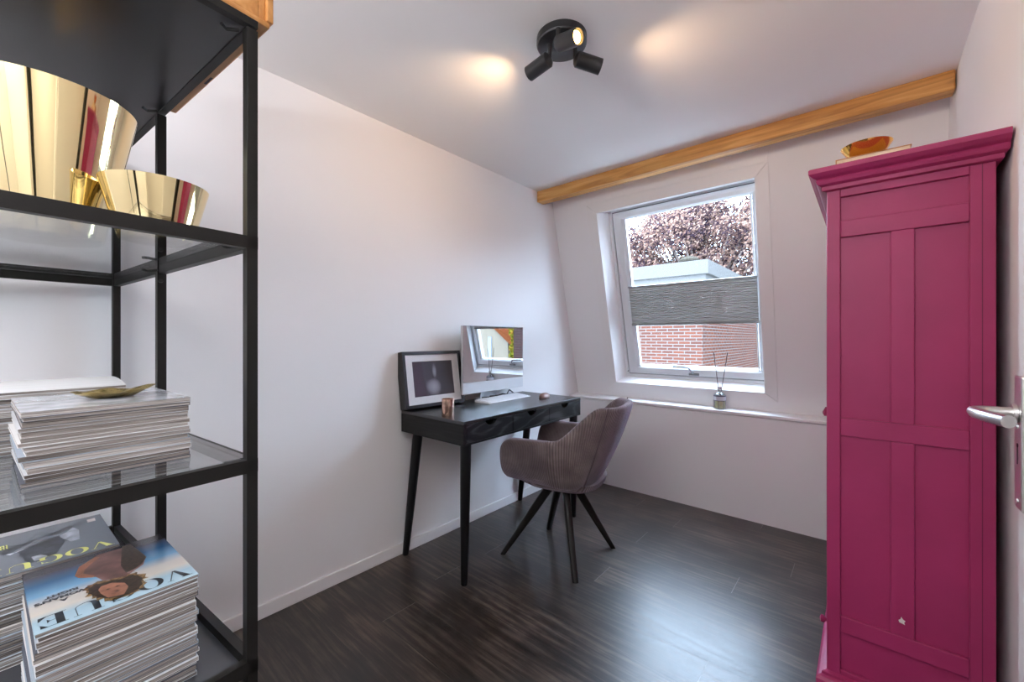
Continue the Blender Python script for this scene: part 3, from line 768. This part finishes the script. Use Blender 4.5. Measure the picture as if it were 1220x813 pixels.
tg = MB(); tg.lathe([(0, 0), (.029, 0), (.0305, .003), (.0305, .083), (.0295, .084), (.0275, .083), (.0275, .012), (0, .010)], 40, caps=False, c=(0, 0, 0))
o = tg.build('tealight_glass', M['copper']); smooth_by_angle(o, 40); o.location = (-1.556, 1.320, .7705)
tag(o, 'small copper mirrored tealight glass on the desk before the framed picture', 'candle holder')

# ------------------------------------------------------------------ armchair (local +X is the way it faces)
ch = thing('armchair', 'mauve corduroy bucket armchair with five sided back and four black legs at the desk', 'chair', (-1.235, 1.850, 0), (0, 0, pi+radians(13)))
ch['label'] = 'mauve grey corduroy armchair with four splayed black legs at the desk'
def sstep(a, b, x): t = max(0, min(1, (x-a)/(b-a))); return t*t*(3-2*t)
def shell_pt(t, h, inset=0.0):
    """t 0..1 near arm front -> back -> far arm front ; h 0..1 up"""
    s = (t-.5)*2                       # -1..1
    a = abs(s); sg = -1 if s < 0 else 1
    rise = .5*sstep(.50, .30, a)+.5*max(0, min(1, (.50-a)/.18))
    Wd = .188+.074*(1-(1-min(h, 1))**2.4)+.006*h-inset
    Uf = .240+.026*(1-abs(2*h-1.0)**5)-.022*h
    Ub = .185+.050*(1-(1-h)**2.2)+.125*h*rise-inset
    if a > .52:
        q = (a-.52)/.48; u = -.02+(Uf+.02)*q; v = Wd
    else:
        th = (a/.52)*pi/2; e = 2/3.3
        u = -.02-(Ub-.02)*abs(cos(th))**e; v = Wd*abs(sin(th))**e
    fr = max(0, (a-.52)/.48)
    top = .655-.004*fr+.172*rise
    if a > .90: top -= .020*((a-.90)/.10)**2.5
    bot = .420-.018*(1-fr)
    z = bot+(top-bot)*h
    v *= 1-.07*rise*h*h
    return Vector((u, sg*v, z))
NC, NR = 56, 12
mb = MB(); uvs = []
outer = []; inner = []
def arc_u(t): return t*1.35
for side, ins in ((0, 0.0), (1, .040)):
    for j in range(NR+1):
        h = j/NR
        for i in range(NC+1):
            t = i/NC
            p = shell_pt(t, h if side == 0 else h, ins if h > .02 else ins)
            if side == 1:
                p.z = min(p.z, 99)
            mb.v.append(tuple(p)); uvs.append((arc_u(t), h*.4+side))
O = 0; I = (NR+1)*(NC+1); W_ = NC+1
for j in range(NR):
    for i in range(NC):
        a = j*W_+i
        mb.f.append([O+a, O+a+1, O+a+W_+1, O+a+W_]); mb.f.append([I+a, I+a+W_, I+a+W_+1, I+a+1])
for i in range(NC):
    mb.f.append([O+i, I+i, I+i+1, O+i+1]); a = NR*W_+i; mb.f.append([O+a, O+a+1, I+a+1, I+a])
for j in range(NR):
    a = j*W_; mb.f.append([O+a, O+a+W_, I+a+W_, I+a]); a += NC; mb.f.append([O+a, I+a, I+a+W_, O+a+W_])
mb.mi = [0]*len(mb.f); mb.uv = uvs
mb.build('chair_shell', M['cord'], ch, smooth=True, subsurf=1)
# piping seams down both sides of the back
for sg in (-1, 1):
    w = MB(); t0 = .5+sg*.128
    pts_ = []
    for j in range(0, 13):
        p = shell_pt(t0, j/12, -.0015); pts_.append(tuple(p))
    w.tube(pts_, .0028, 8); w.build('piping', mat('dark_mauve_piping', (.10, .07, .08), .8), ch, smooth=True)
# seat: underside block and cushion
def super_ring(hx, hy, cx, z, e=3.2, n=40):
    r = []
    for j in range(n):
        a = 2*pi*j/n; c_, s_ = cos(a), sin(a)
        r.append((cx+hx*(abs(c_)**(2/e))*(1 if c_ > 0 else -1), hy*(abs(s_)**(2/e))*(1 if s_ > 0 else -1), z))
    return r
w = MB(); w.loft([super_ring(.12, .11, 0, .372), super_ring(.175, .150, .0, .380), super_ring(.215, .182, .0, .402), super_ring(.222, .192, .0, .43)]); w.uv = [(v[1], v[0]) for v in w.v]
smooth_by_angle(w.build('seat_base', M['cord'], ch), 70)
w = MB(); w.loft([super_ring(.215, .20, .035, .43), super_ring(.235, .215, .035, .445), super_ring(.240, .218, .035, .475), super_ring(.225, .205, .035, .497), super_ring(.15, .14, .03, .503), super_ring(.02, .02, .03, .504)]); w.uv = [(v[1], v[0]) for v in w.v]
smooth_by_angle(w.build('seat_cushion', M['cord'], ch), 70)
w = MB(); w.lathe([(0, .352), (.085, .352), (.09, .356), (.09, .374), (0, .374)], 32, caps=False); smooth_by_angle(w.build('swivel_plate', M['black_metal'], ch), 30)
# legs: feet in world space measured on the floor
inv = (Matrix.Translation(ch.location) @ Matrix.Rotation(ch.rotation_euler.z, 4, 'Z')).inverted()
for fx, fy in ((-1.470, 1.628), (-1.450, 2.020), (-1.040, 1.662), (-1.055, 2.068)):
    f = inv @ Vector((fx, fy, 0)); d = Vector((f.x, f.y, 0)).normalized()
    t = Vector((d.x*.055, d.y*.055, .378)); s_ = Vector((-d.y, d.x, 0))
    rings = []
    for q, wd in ((0, .022), (.35, .021), (1, .0165)):
        p = t.lerp(f, q); dr_ = (f-t).normalized(); nn = s_.cross(dr_).normalized()
        rr = []
        for k in range(16):
            a = 2*pi*k/16; c_, q_ = cos(a), sin(a)
            rr.append(tuple(p+s_*wd*(abs(c_)**.6)*(1 if c_ > 0 else -1)*.85+nn*wd*(abs(q_)**.6)*(1 if q_ > 0 else -1)))
        rings.append(rr)
    rings[-1] = [(x, y, 0.0) for x, y, z in rings[-1]]
    w = MB(); w.loft(rings); smooth_by_angle(w.build('leg', M['black_metal'], ch), 50)

# ------------------------------------------------------------------ wardrobe
WX0, WX1, WY0, WY1 = -.095, .258, 1.640, 2.52
wd_ = thing('wardrobe', 'tall magenta painted panelled wardrobe standing against the right wall', 'wardrobe', (WX0, WY0, 0))
WW = WX1-WX0; WL = WY1-WY0
LAT = [(0, WW, .0, .245), (0, WW, .245, .285)]
# side panel facing the camera: stiles and rails over recessed panels
def side_panel(y_out, sgn):
    w = MB(); T_ = .016; y0, y1 = (y_out, y_out+T_) if sgn > 0 else (y_out-T_, y_out)
    def b(x0, x1, z0, z1): w.box(x0, x1, y0, y1, z0, z1)
    b(0, .034, .075, 1.63); b(.306, WW, .075, 1.63)
    b(.034, .306, 1.592, 1.63); b(.034, .306, 1.466, 1.518); b(.034, .306, .847, .902); b(.034, .306, .233, .284); b(.034, .306, .075, .115)
    b(.149, .200, .284, .847); b(.149, .200, .902, 1.466)
    return w.build('side_panel', M['pink'], wd_, bevel=.0025)
side_panel(0, 1)
w = MB(); w.box(.001, WW-.001, .010, .024, .07, 1.63); w.build('panel_board', M['pink'], wd_)
w = MB(); w.box(.335, WW, .0, .0015, .09, 1.62); 
w = MB(); w.box(.001, WW, .024, WL, .075, .10); w.box(.001, WW, .024, WL, 1.60, 1.63); w.box(WW-.012, WW-.0005, .024, WL, .10, 1.60); w.box(.001, WW-.012, WL-.02, WL, .10, 1.60)
w.build('carcass', M['pink'], wd_)
# groove near the rear edge of the side
MB().box(.3275, .3295, -.0006, .002, .09, 1.62).build('plank_groove', mat('deep_magenta_groove', (.16, .01, .05), .7), wd_)
def cornice(prof, name):
    loops = []
    for o_, z in prof:
        loops.append([(-o_, -o_, z), (WW+min(o_, .020), -o_, z), (WW+min(o_, .020), WL+o_*.3, z), (-o_, WL+o_*.3, z)])
    w = MB(); w.loft(loops); return w.build(name, M['pink'], wd_)
cornice([(.001, 1.615), (.012, 1.618), (.012, 1.630), (.022, 1.636), (.026, 1.646), (.024, 1.652), (.034, 1.658), (.044, 1.668), (.044, 1.680), (.040, 1.684), (.0, 1.684)], 'cornice')
cornice([(.004, .0), (.026, .0), (.026, .075), (.020, .084), (.012, .088), (.012, .096), (.001, .100)], 'plinth')
# doors on the front (facing the room, seen edge on) and drawer below
for k in range(2):
    y0 = .03+k*(WL-.04)/2; y1 = y0+(WL-.04)/2-.004
    dm = MB(); dm.box(.004, .018, y0, y1, .36, 1.60); dm.box(-.002, .004, y0, y0+.06, .36, 1.60); dm.box(-.002, .004, y1-.06, y1, .36, 1.60); dm.box(-.002, .004, y0+.06, y1-.06, .36, .43); dm.box(-.002, .004, y0+.06, y1-.06, 1.52, 1.60)
    do = dm.build('wardrobe_door', M['pink'], wd_, bevel=.002)
    kn = MB(); yk = y1-.03 if k == 0 else y0+.03
    kn.tube([(-.002, yk, .855), (-.016, yk, .855), (-.022, yk, .855), (-.032, yk, .855), (-.037, yk, .855)], [.006, .005, .014, .014, .004], 16); smooth_by_angle(kn.build('knob', M['pink'], do), 60)
dm = MB(); dm.box(-.002, .018, .03, WL-.01, .12, .345); dr2 = dm.build('wardrobe_drawer', M['pink'], wd_, bevel=.002)
for yk in (.14, WL-.14):
    kn = MB(); kn.tube([(-.002, yk, .18), (-.010, yk, .18), (-.016, yk, .18), (-.024, yk, .18), (-.027, yk, .18)], [.006, .005, .012, .012, .004], 16); smooth_by_angle(kn.build('knob', M['pink'], dr2), 60)
w = MB(); flat = [(.166, .330), (.170, .334), (.172, .342), (.176, .335), (.181, .332), (.178, .327), (.180, .321), (.174, .323), (.168, .324)]
w.prism(flat, 'y', -.0006, .001); w.build('paint_chip', M['chip'], wd_)

# books and gold dish on the wardrobe
def book(x, y, z, L_, W2, T2, rz, label):
    b = thing('book', label, 'book', (x, y, z), (0, 0, rz), 'books on top of the wardrobe')
    MB().box(.003, L_-.003, .003, W2-.003, .002, T2-.002).build('page_block', M['book'], b)
    w = MB(); w.box(0, L_, 0, W2, 0, .002); w.box(0, L_, 0, W2, T2-.002, T2); w.box(0, .002, 0, W2, .002, T2-.002); w.box(L_-.002, L_, 0, .004, .002, T2-.002) if False else None
    w.build('book_cover', M['book_cover'], b)
book(-.085, 1.655, 1.6845, .215, .16, .014, radians(2), 'cream book lying on top of the wardrobe, the lower of two')
book(-.074, 1.665, 1.6990, .175, .14, .020, radians(1), 'cream book with orange brown cover edge, upper of two on the wardrobe')
gd = MB(); gd.lathe([(0, 0), (.022, 0), (.028, .003), (.050, .022), (.064, .044), (.0625, .0445), (.047, .024), (.025, .007), (0, .006)], 48, caps=False, c=(0, 0, 0))
M['amber_gold'] = mat('amber_gold', (.95, .52, .10), .12, metal=.9)
o = gd.build('gold_dish', M['amber_gold']); smooth_by_angle(o, 50); o.location = (.000, 1.725, 1.7195)
tag(o, 'small amber gold bowl resting on the books atop the wardrobe', 'bowl')

# ------------------------------------------------------------------ reed diffuser on the sill
rd = thing('reed_diffuser', 'glass reed diffuser bottle with two dark reeds on the window sill', 'reed diffuser', (-.742, 2.985, .6815))
w = MB(); w.lathe([(0, 0), (.034, 0), (.037, .004), (.037, .088), (.034, .098), (.014, .108), (.011, .112), (.011, .138), (.0085, .138), (.0085, .110), (.030, .095), (.0335, .086), (.0335, .007), (0, .006)], 40, caps=False)
smooth_by_angle(w.build('bottle', M['bottle_glass'], rd), 40)
w = MB(); w.lathe([(0, .0065), (.0328, .0065), (.0328, .052), (0, .052)], 32, caps=False); smooth_by_angle(w.build('oil', M['oil'], rd), 40)
w = MB(); w.lathe([(.0374, .056), (.0376, .056), (.0376, .090), (.0374, .090)], 32, caps=False); la = w.build('bottle_label', M['tag'], rd)
w = MB(); w.lathe([(.0378, .083), (.0380, .083), (.0380, .090), (.0378, .090)], 32, caps=False); w.build('label_band', M['print_dark'], la)
w = MB(); w.lathe([(.0378, .054), (.0380, .054), (.0380, .057), (.0378, .057)], 32, caps=False); w.build('label_band', M['print_dark'], la)
w = MB()
for a in (200, 235, 275, 320): w.box(.0376*cos(radians(a))-.001, .0376*cos(radians(a))+.001, .0376*sin(radians(a))-.001, .0376*sin(radians(a))+.001, .004, .056)
w.build('bottle_stripes', M['print_dark'], rd)
w = MB(); w.lathe([(.0085, .130), (.016, .130), (.016, .146), (.0085, .146)], 24, caps=False); w.ring_loop; smooth_by_angle(w.build('collar', M['steel'], rd), 40)
for a, b in (((.005, 0, .02), (-.040, .012, .376)), ((-.005, .004, .02), (.046, .010, .378))):
    w = MB(); w.tube([a, b], .0022, 8); w.build('reed', M['reed'], rd)

# ------------------------------------------------------------------ outdoors
GZ = -2.9
struct(MB().box(-30, 30, 3.6, 45, GZ-.1, GZ).build('ground', M['ground']))
an = thing('brick_annex', 'flat roofed red brick annex with white fascia seen through the window', 'building', (-2.24, 8.11, GZ))
MB().box(-9, -.10, .10, 7, 0, 2.36-GZ).build('brick_wall', M['brick'], an)
w = MB(); w.box(-9.05, -.02, .02, 7.05, 2.18-GZ, 2.36-GZ); w.build('soffit_band', M['fascia'], an)
w = MB(); w.box(-9.1, .04, -.04, 7.1, 2.355-GZ, 2.62-GZ); w.build('fascia', M['fascia'], an, bevel=.01)
w = MB(); w.box(-9, -.05, .05, 7, 2.60-GZ, 2.625-GZ); w.build('roof_surface', M['roof'], an)
w = MB(); w.lathe([(.10, 0), (.10, .10), (.19, .12), (.20, .16), (.15, .21), (.06, .24), (0, .245)], 20, c=(-.05-.50, .75, 2.62-GZ), caps=False); smooth_by_angle(w.build('roof_vent', mat('beige_vent', (.034, .030, .024), 1, spec=0), an), 40)

def tree(name, label, loc, trunk_h, blobs, n, size, lm, seed, tk=1.0):
    rnd = random.Random(seed)
    t = thing(name, label, 'tree', loc)
    w = MB(); w.tube([(0, 0, 0), (.05, 0, trunk_h*.5), (0, .1, trunk_h)], [.28*tk, .22*tk, .16*tk], 12)
    for cx, cy, cz, r in blobs:
        w.tube([(0, .05, trunk_h*.75), (cx*.5, cy*.5, (cz+trunk_h)*.5), (cx, cy, cz)], [.12*tk, .07*tk, .02*tk], 8)
    w.build('trunk', M['bark'], t, smooth=True)
    lf = MB()
    tot = sum(b[3]**2 for b in blobs)
    for cx, cy, cz, r in blobs:
        for _ in range(int(n*r*r/tot)):
            d = Vector((rnd.gauss(0, 1), rnd.gauss(0, 1), rnd.gauss(0, 1))).normalized()
            p = Vector((cx, cy, cz))+d*r*(rnd.random()**.33)
            a = Vector((rnd.gauss(0, 1), rnd.gauss(0, 1), rnd.gauss(0, 1))).normalized(); b = a.orthogonal().normalized(); c = a.cross(b)
            s = size*rnd.uniform(.6, 1.3)
            lf._add([p-b*s, p-c*s*.6, p+b*s, p+c*s*.6], [(0, 1, 2, 3)])
    lf.build('foliage', lm, t)
    return t
rnd = random.Random(3)
bl_ = []
for _ in range(64):
    a = rnd.uniform(0, 2*pi); rr = 4.6*sqrt(rnd.random())
    bl_.append((rr*cos(a), rr*sin(a)*.7, 7.9+rnd.uniform(-3.0, 3.9)*(1-rr/12), rnd.uniform(.7, 1.25)))
tree('copper_beech', 'large red leaved tree rising behind the white edged annex roof', (-6.2, 22.0, GZ), 5.0, bl_, 60000, .075, M['leaf_red'], 5)
bl_ = [(rnd.uniform(-5.5, 5.5), rnd.uniform(-1, 1), 7.0+rnd.uniform(-2.6, 2.0), rnd.uniform(.9, 1.5)) for _ in range(30)]
tree('grey_green_tree', 'grey green leaved tree behind the red leaved one, right of the window view', (-6.2, 29.5, GZ), 4.5, bl_, 14000, .11, M['leaf_grey'], 6)
# houses seen only as a reflection in the glossy screen
ho = thing('gabled_house', 'cream rendered gable house with orange roof, reflected in the computer screen', 'house', (4.00, 9.0, GZ))
e, rdg, gx = 1.11-GZ, 3.78-GZ, 3.6
w = MB(); w.prism([(0, 0), (2*gx, 0), (2*gx, e), (gx, rdg), (0, e)], 'y', 0, 7); w.build('house_wall', M['render'], ho)
w = MB(); w.prism([(-.25, e-.185), (gx, rdg), (2*gx+.25, e-.185), (2*gx+.25, e-.05), (gx, rdg+.14), (-.25, e-.05)], 'y', -.12, 7.1); w.build('roof', M['tile'], ho)
w = MB(); w.box(.62, .76, -.02, .02, .50-GZ, 1.20-GZ); w.build('slit_window', mat('dark_window_glass', (.06, .07, .08), .1), ho)
bw = thing('brick_chimney_wall', 'dark red brick wall end, reflected at the right of the computer screen', 'building', (1.62, 7.6, GZ))
w = MB(); w.box(0, 1.05, 0, .45, 0, 5.2); w.build('brick_wall', M['brick_dark'], bw)
w = MB(); w.box(-.05, 1.10, -.05, .5, 5.2, 5.3); w.build('coping', M['fascia'], bw)
bl_ = [(rnd.uniform(-.06, .06), rnd.uniform(-.1, .02), 3.3+.24*k, .22) for k in range(12)]
tree('yellow_green_tree', 'yellow leaved tree beside the gabled house, reflected in the computer screen', (3.44, 8.70, GZ), 2.6, bl_, 5200, .05, M['leaf_yellow'], 8, .35)

# ------------------------------------------------------------------ lights
W = D.worlds.new('sky'); SC.world = W; W.use_nodes = True; nt = W.node_tree
bg = nt.nodes['Background']; bg.inputs['Color'].default_value = (.61, .785, 1.0, 1); bg.inputs['Strength'].default_value = 22.0
sun = D.lights.new('sun', 'SUN'); sun.energy = 6.0; sun.angle = radians(1.5); sun.color = (1.0, .95, .86)
so = D.objects.new('sun', sun); COL.objects.link(so); so.rotation_euler = Vector((.45, 1.0, -1.15)).to_track_quat('-Z', 'Y').to_euler()

def fill_hall_lamp(loc, label, power, col):  # unseen hall fixture, added to brighten the room
    t = thing('added_hall_lamp', label, 'ceiling light', loc)
    w = MB(); w.lathe([(.22, 0), (.22, -.03), (.20, -.045), (.19, -.045)], 40, caps=False); smooth_by_angle(w.build('fill_lamp_ring', M['trim'], t), 40)
    w = MB(); w.lathe([(.0, -.042), (.192, -.042), (.192, -.040), (0, -.040)], 40, caps=False); w.build('diffuser', emit_material('fill_diffuser', col, 2.0), t)
    L = D.lights.new('fill_light', 'AREA'); L.shape = 'DISK'; L.size = .38; L.energy = power; L.color = col
    lo = D.objects.new('fill_light', L); COL.objects.link(lo); lo.parent = t; lo.location = (0, 0, -.046)
fill_hall_lamp((.95, -.2, H), 'unseen round ceiling lamp added in the hall as fill light', 14, (1.0, .95, .92))
# added torchiere, unseen behind the camera, fills the room by way of the ceiling
fl = thing('added_uplight', 'black uplight added unseen behind the camera to fill the room with light', 'lamp', (-.55, -.95, 0))
w = MB(); w.lathe([(0, 0), (.15, 0), (.15, .018), (.02, .03), (0, .03)], 40, caps=False); smooth_by_angle(w.build('fill_lamp_base', M['black_metal'], fl), 40)
w = MB(); w.tube([(0, 0, .03), (0, 0, 1.60)], .012, 16); smooth_by_angle(w.build('pole', M['black_metal'], fl), 40)
w = MB(); w.lathe([(.012, 1.58), (.10, 1.60), (.19, 1.66), (.185, 1.66), (.09, 1.61), (.012, 1.60)], 40, caps=False); smooth_by_angle(w.build('fill_lamp_shade', M['trim'], fl), 40)
L = D.lights.new('fill_light', 'AREA'); L.shape = 'DISK'; L.size = .30; L.energy = 40; L.color = (.96, .965, 1.0)
lo = D.objects.new('fill_light', L); COL.objects.link(lo); lo.parent = fl; lo.location = (0, 0, 1.67); lo.rotation_euler = (pi, 0, 0)

# ------------------------------------------------------------------ camera
cam = D.cameras.new('camera'); co = D.objects.new('camera', cam); COL.objects.link(co)
co.location = (0, 0, 1.15); co.rotation_euler = (pi/2, 0, .7125)
cam.sensor_width = 36; cam.lens = 36*488.5/1220; cam.shift_y = -2.9/1220; cam.clip_start = .05; cam.clip_end = 200
SC.camera = co
vs = SC.view_settings; vs.view_transform = 'Standard'; vs.look = 'None'; vs.gamma = 1; vs.exposure = 0.24; vs.use_curve_mapping = False
cy = SC.cycles; cy.use_denoising = True; cy.max_bounces = 10; cy.diffuse_bounces = 6; cy.glossy_bounces = 5; cy.transparent_max_bounces = 12
cy.caustics_reflective = False; cy.caustics_refractive = False; cy.sample_clamp_indirect = 6
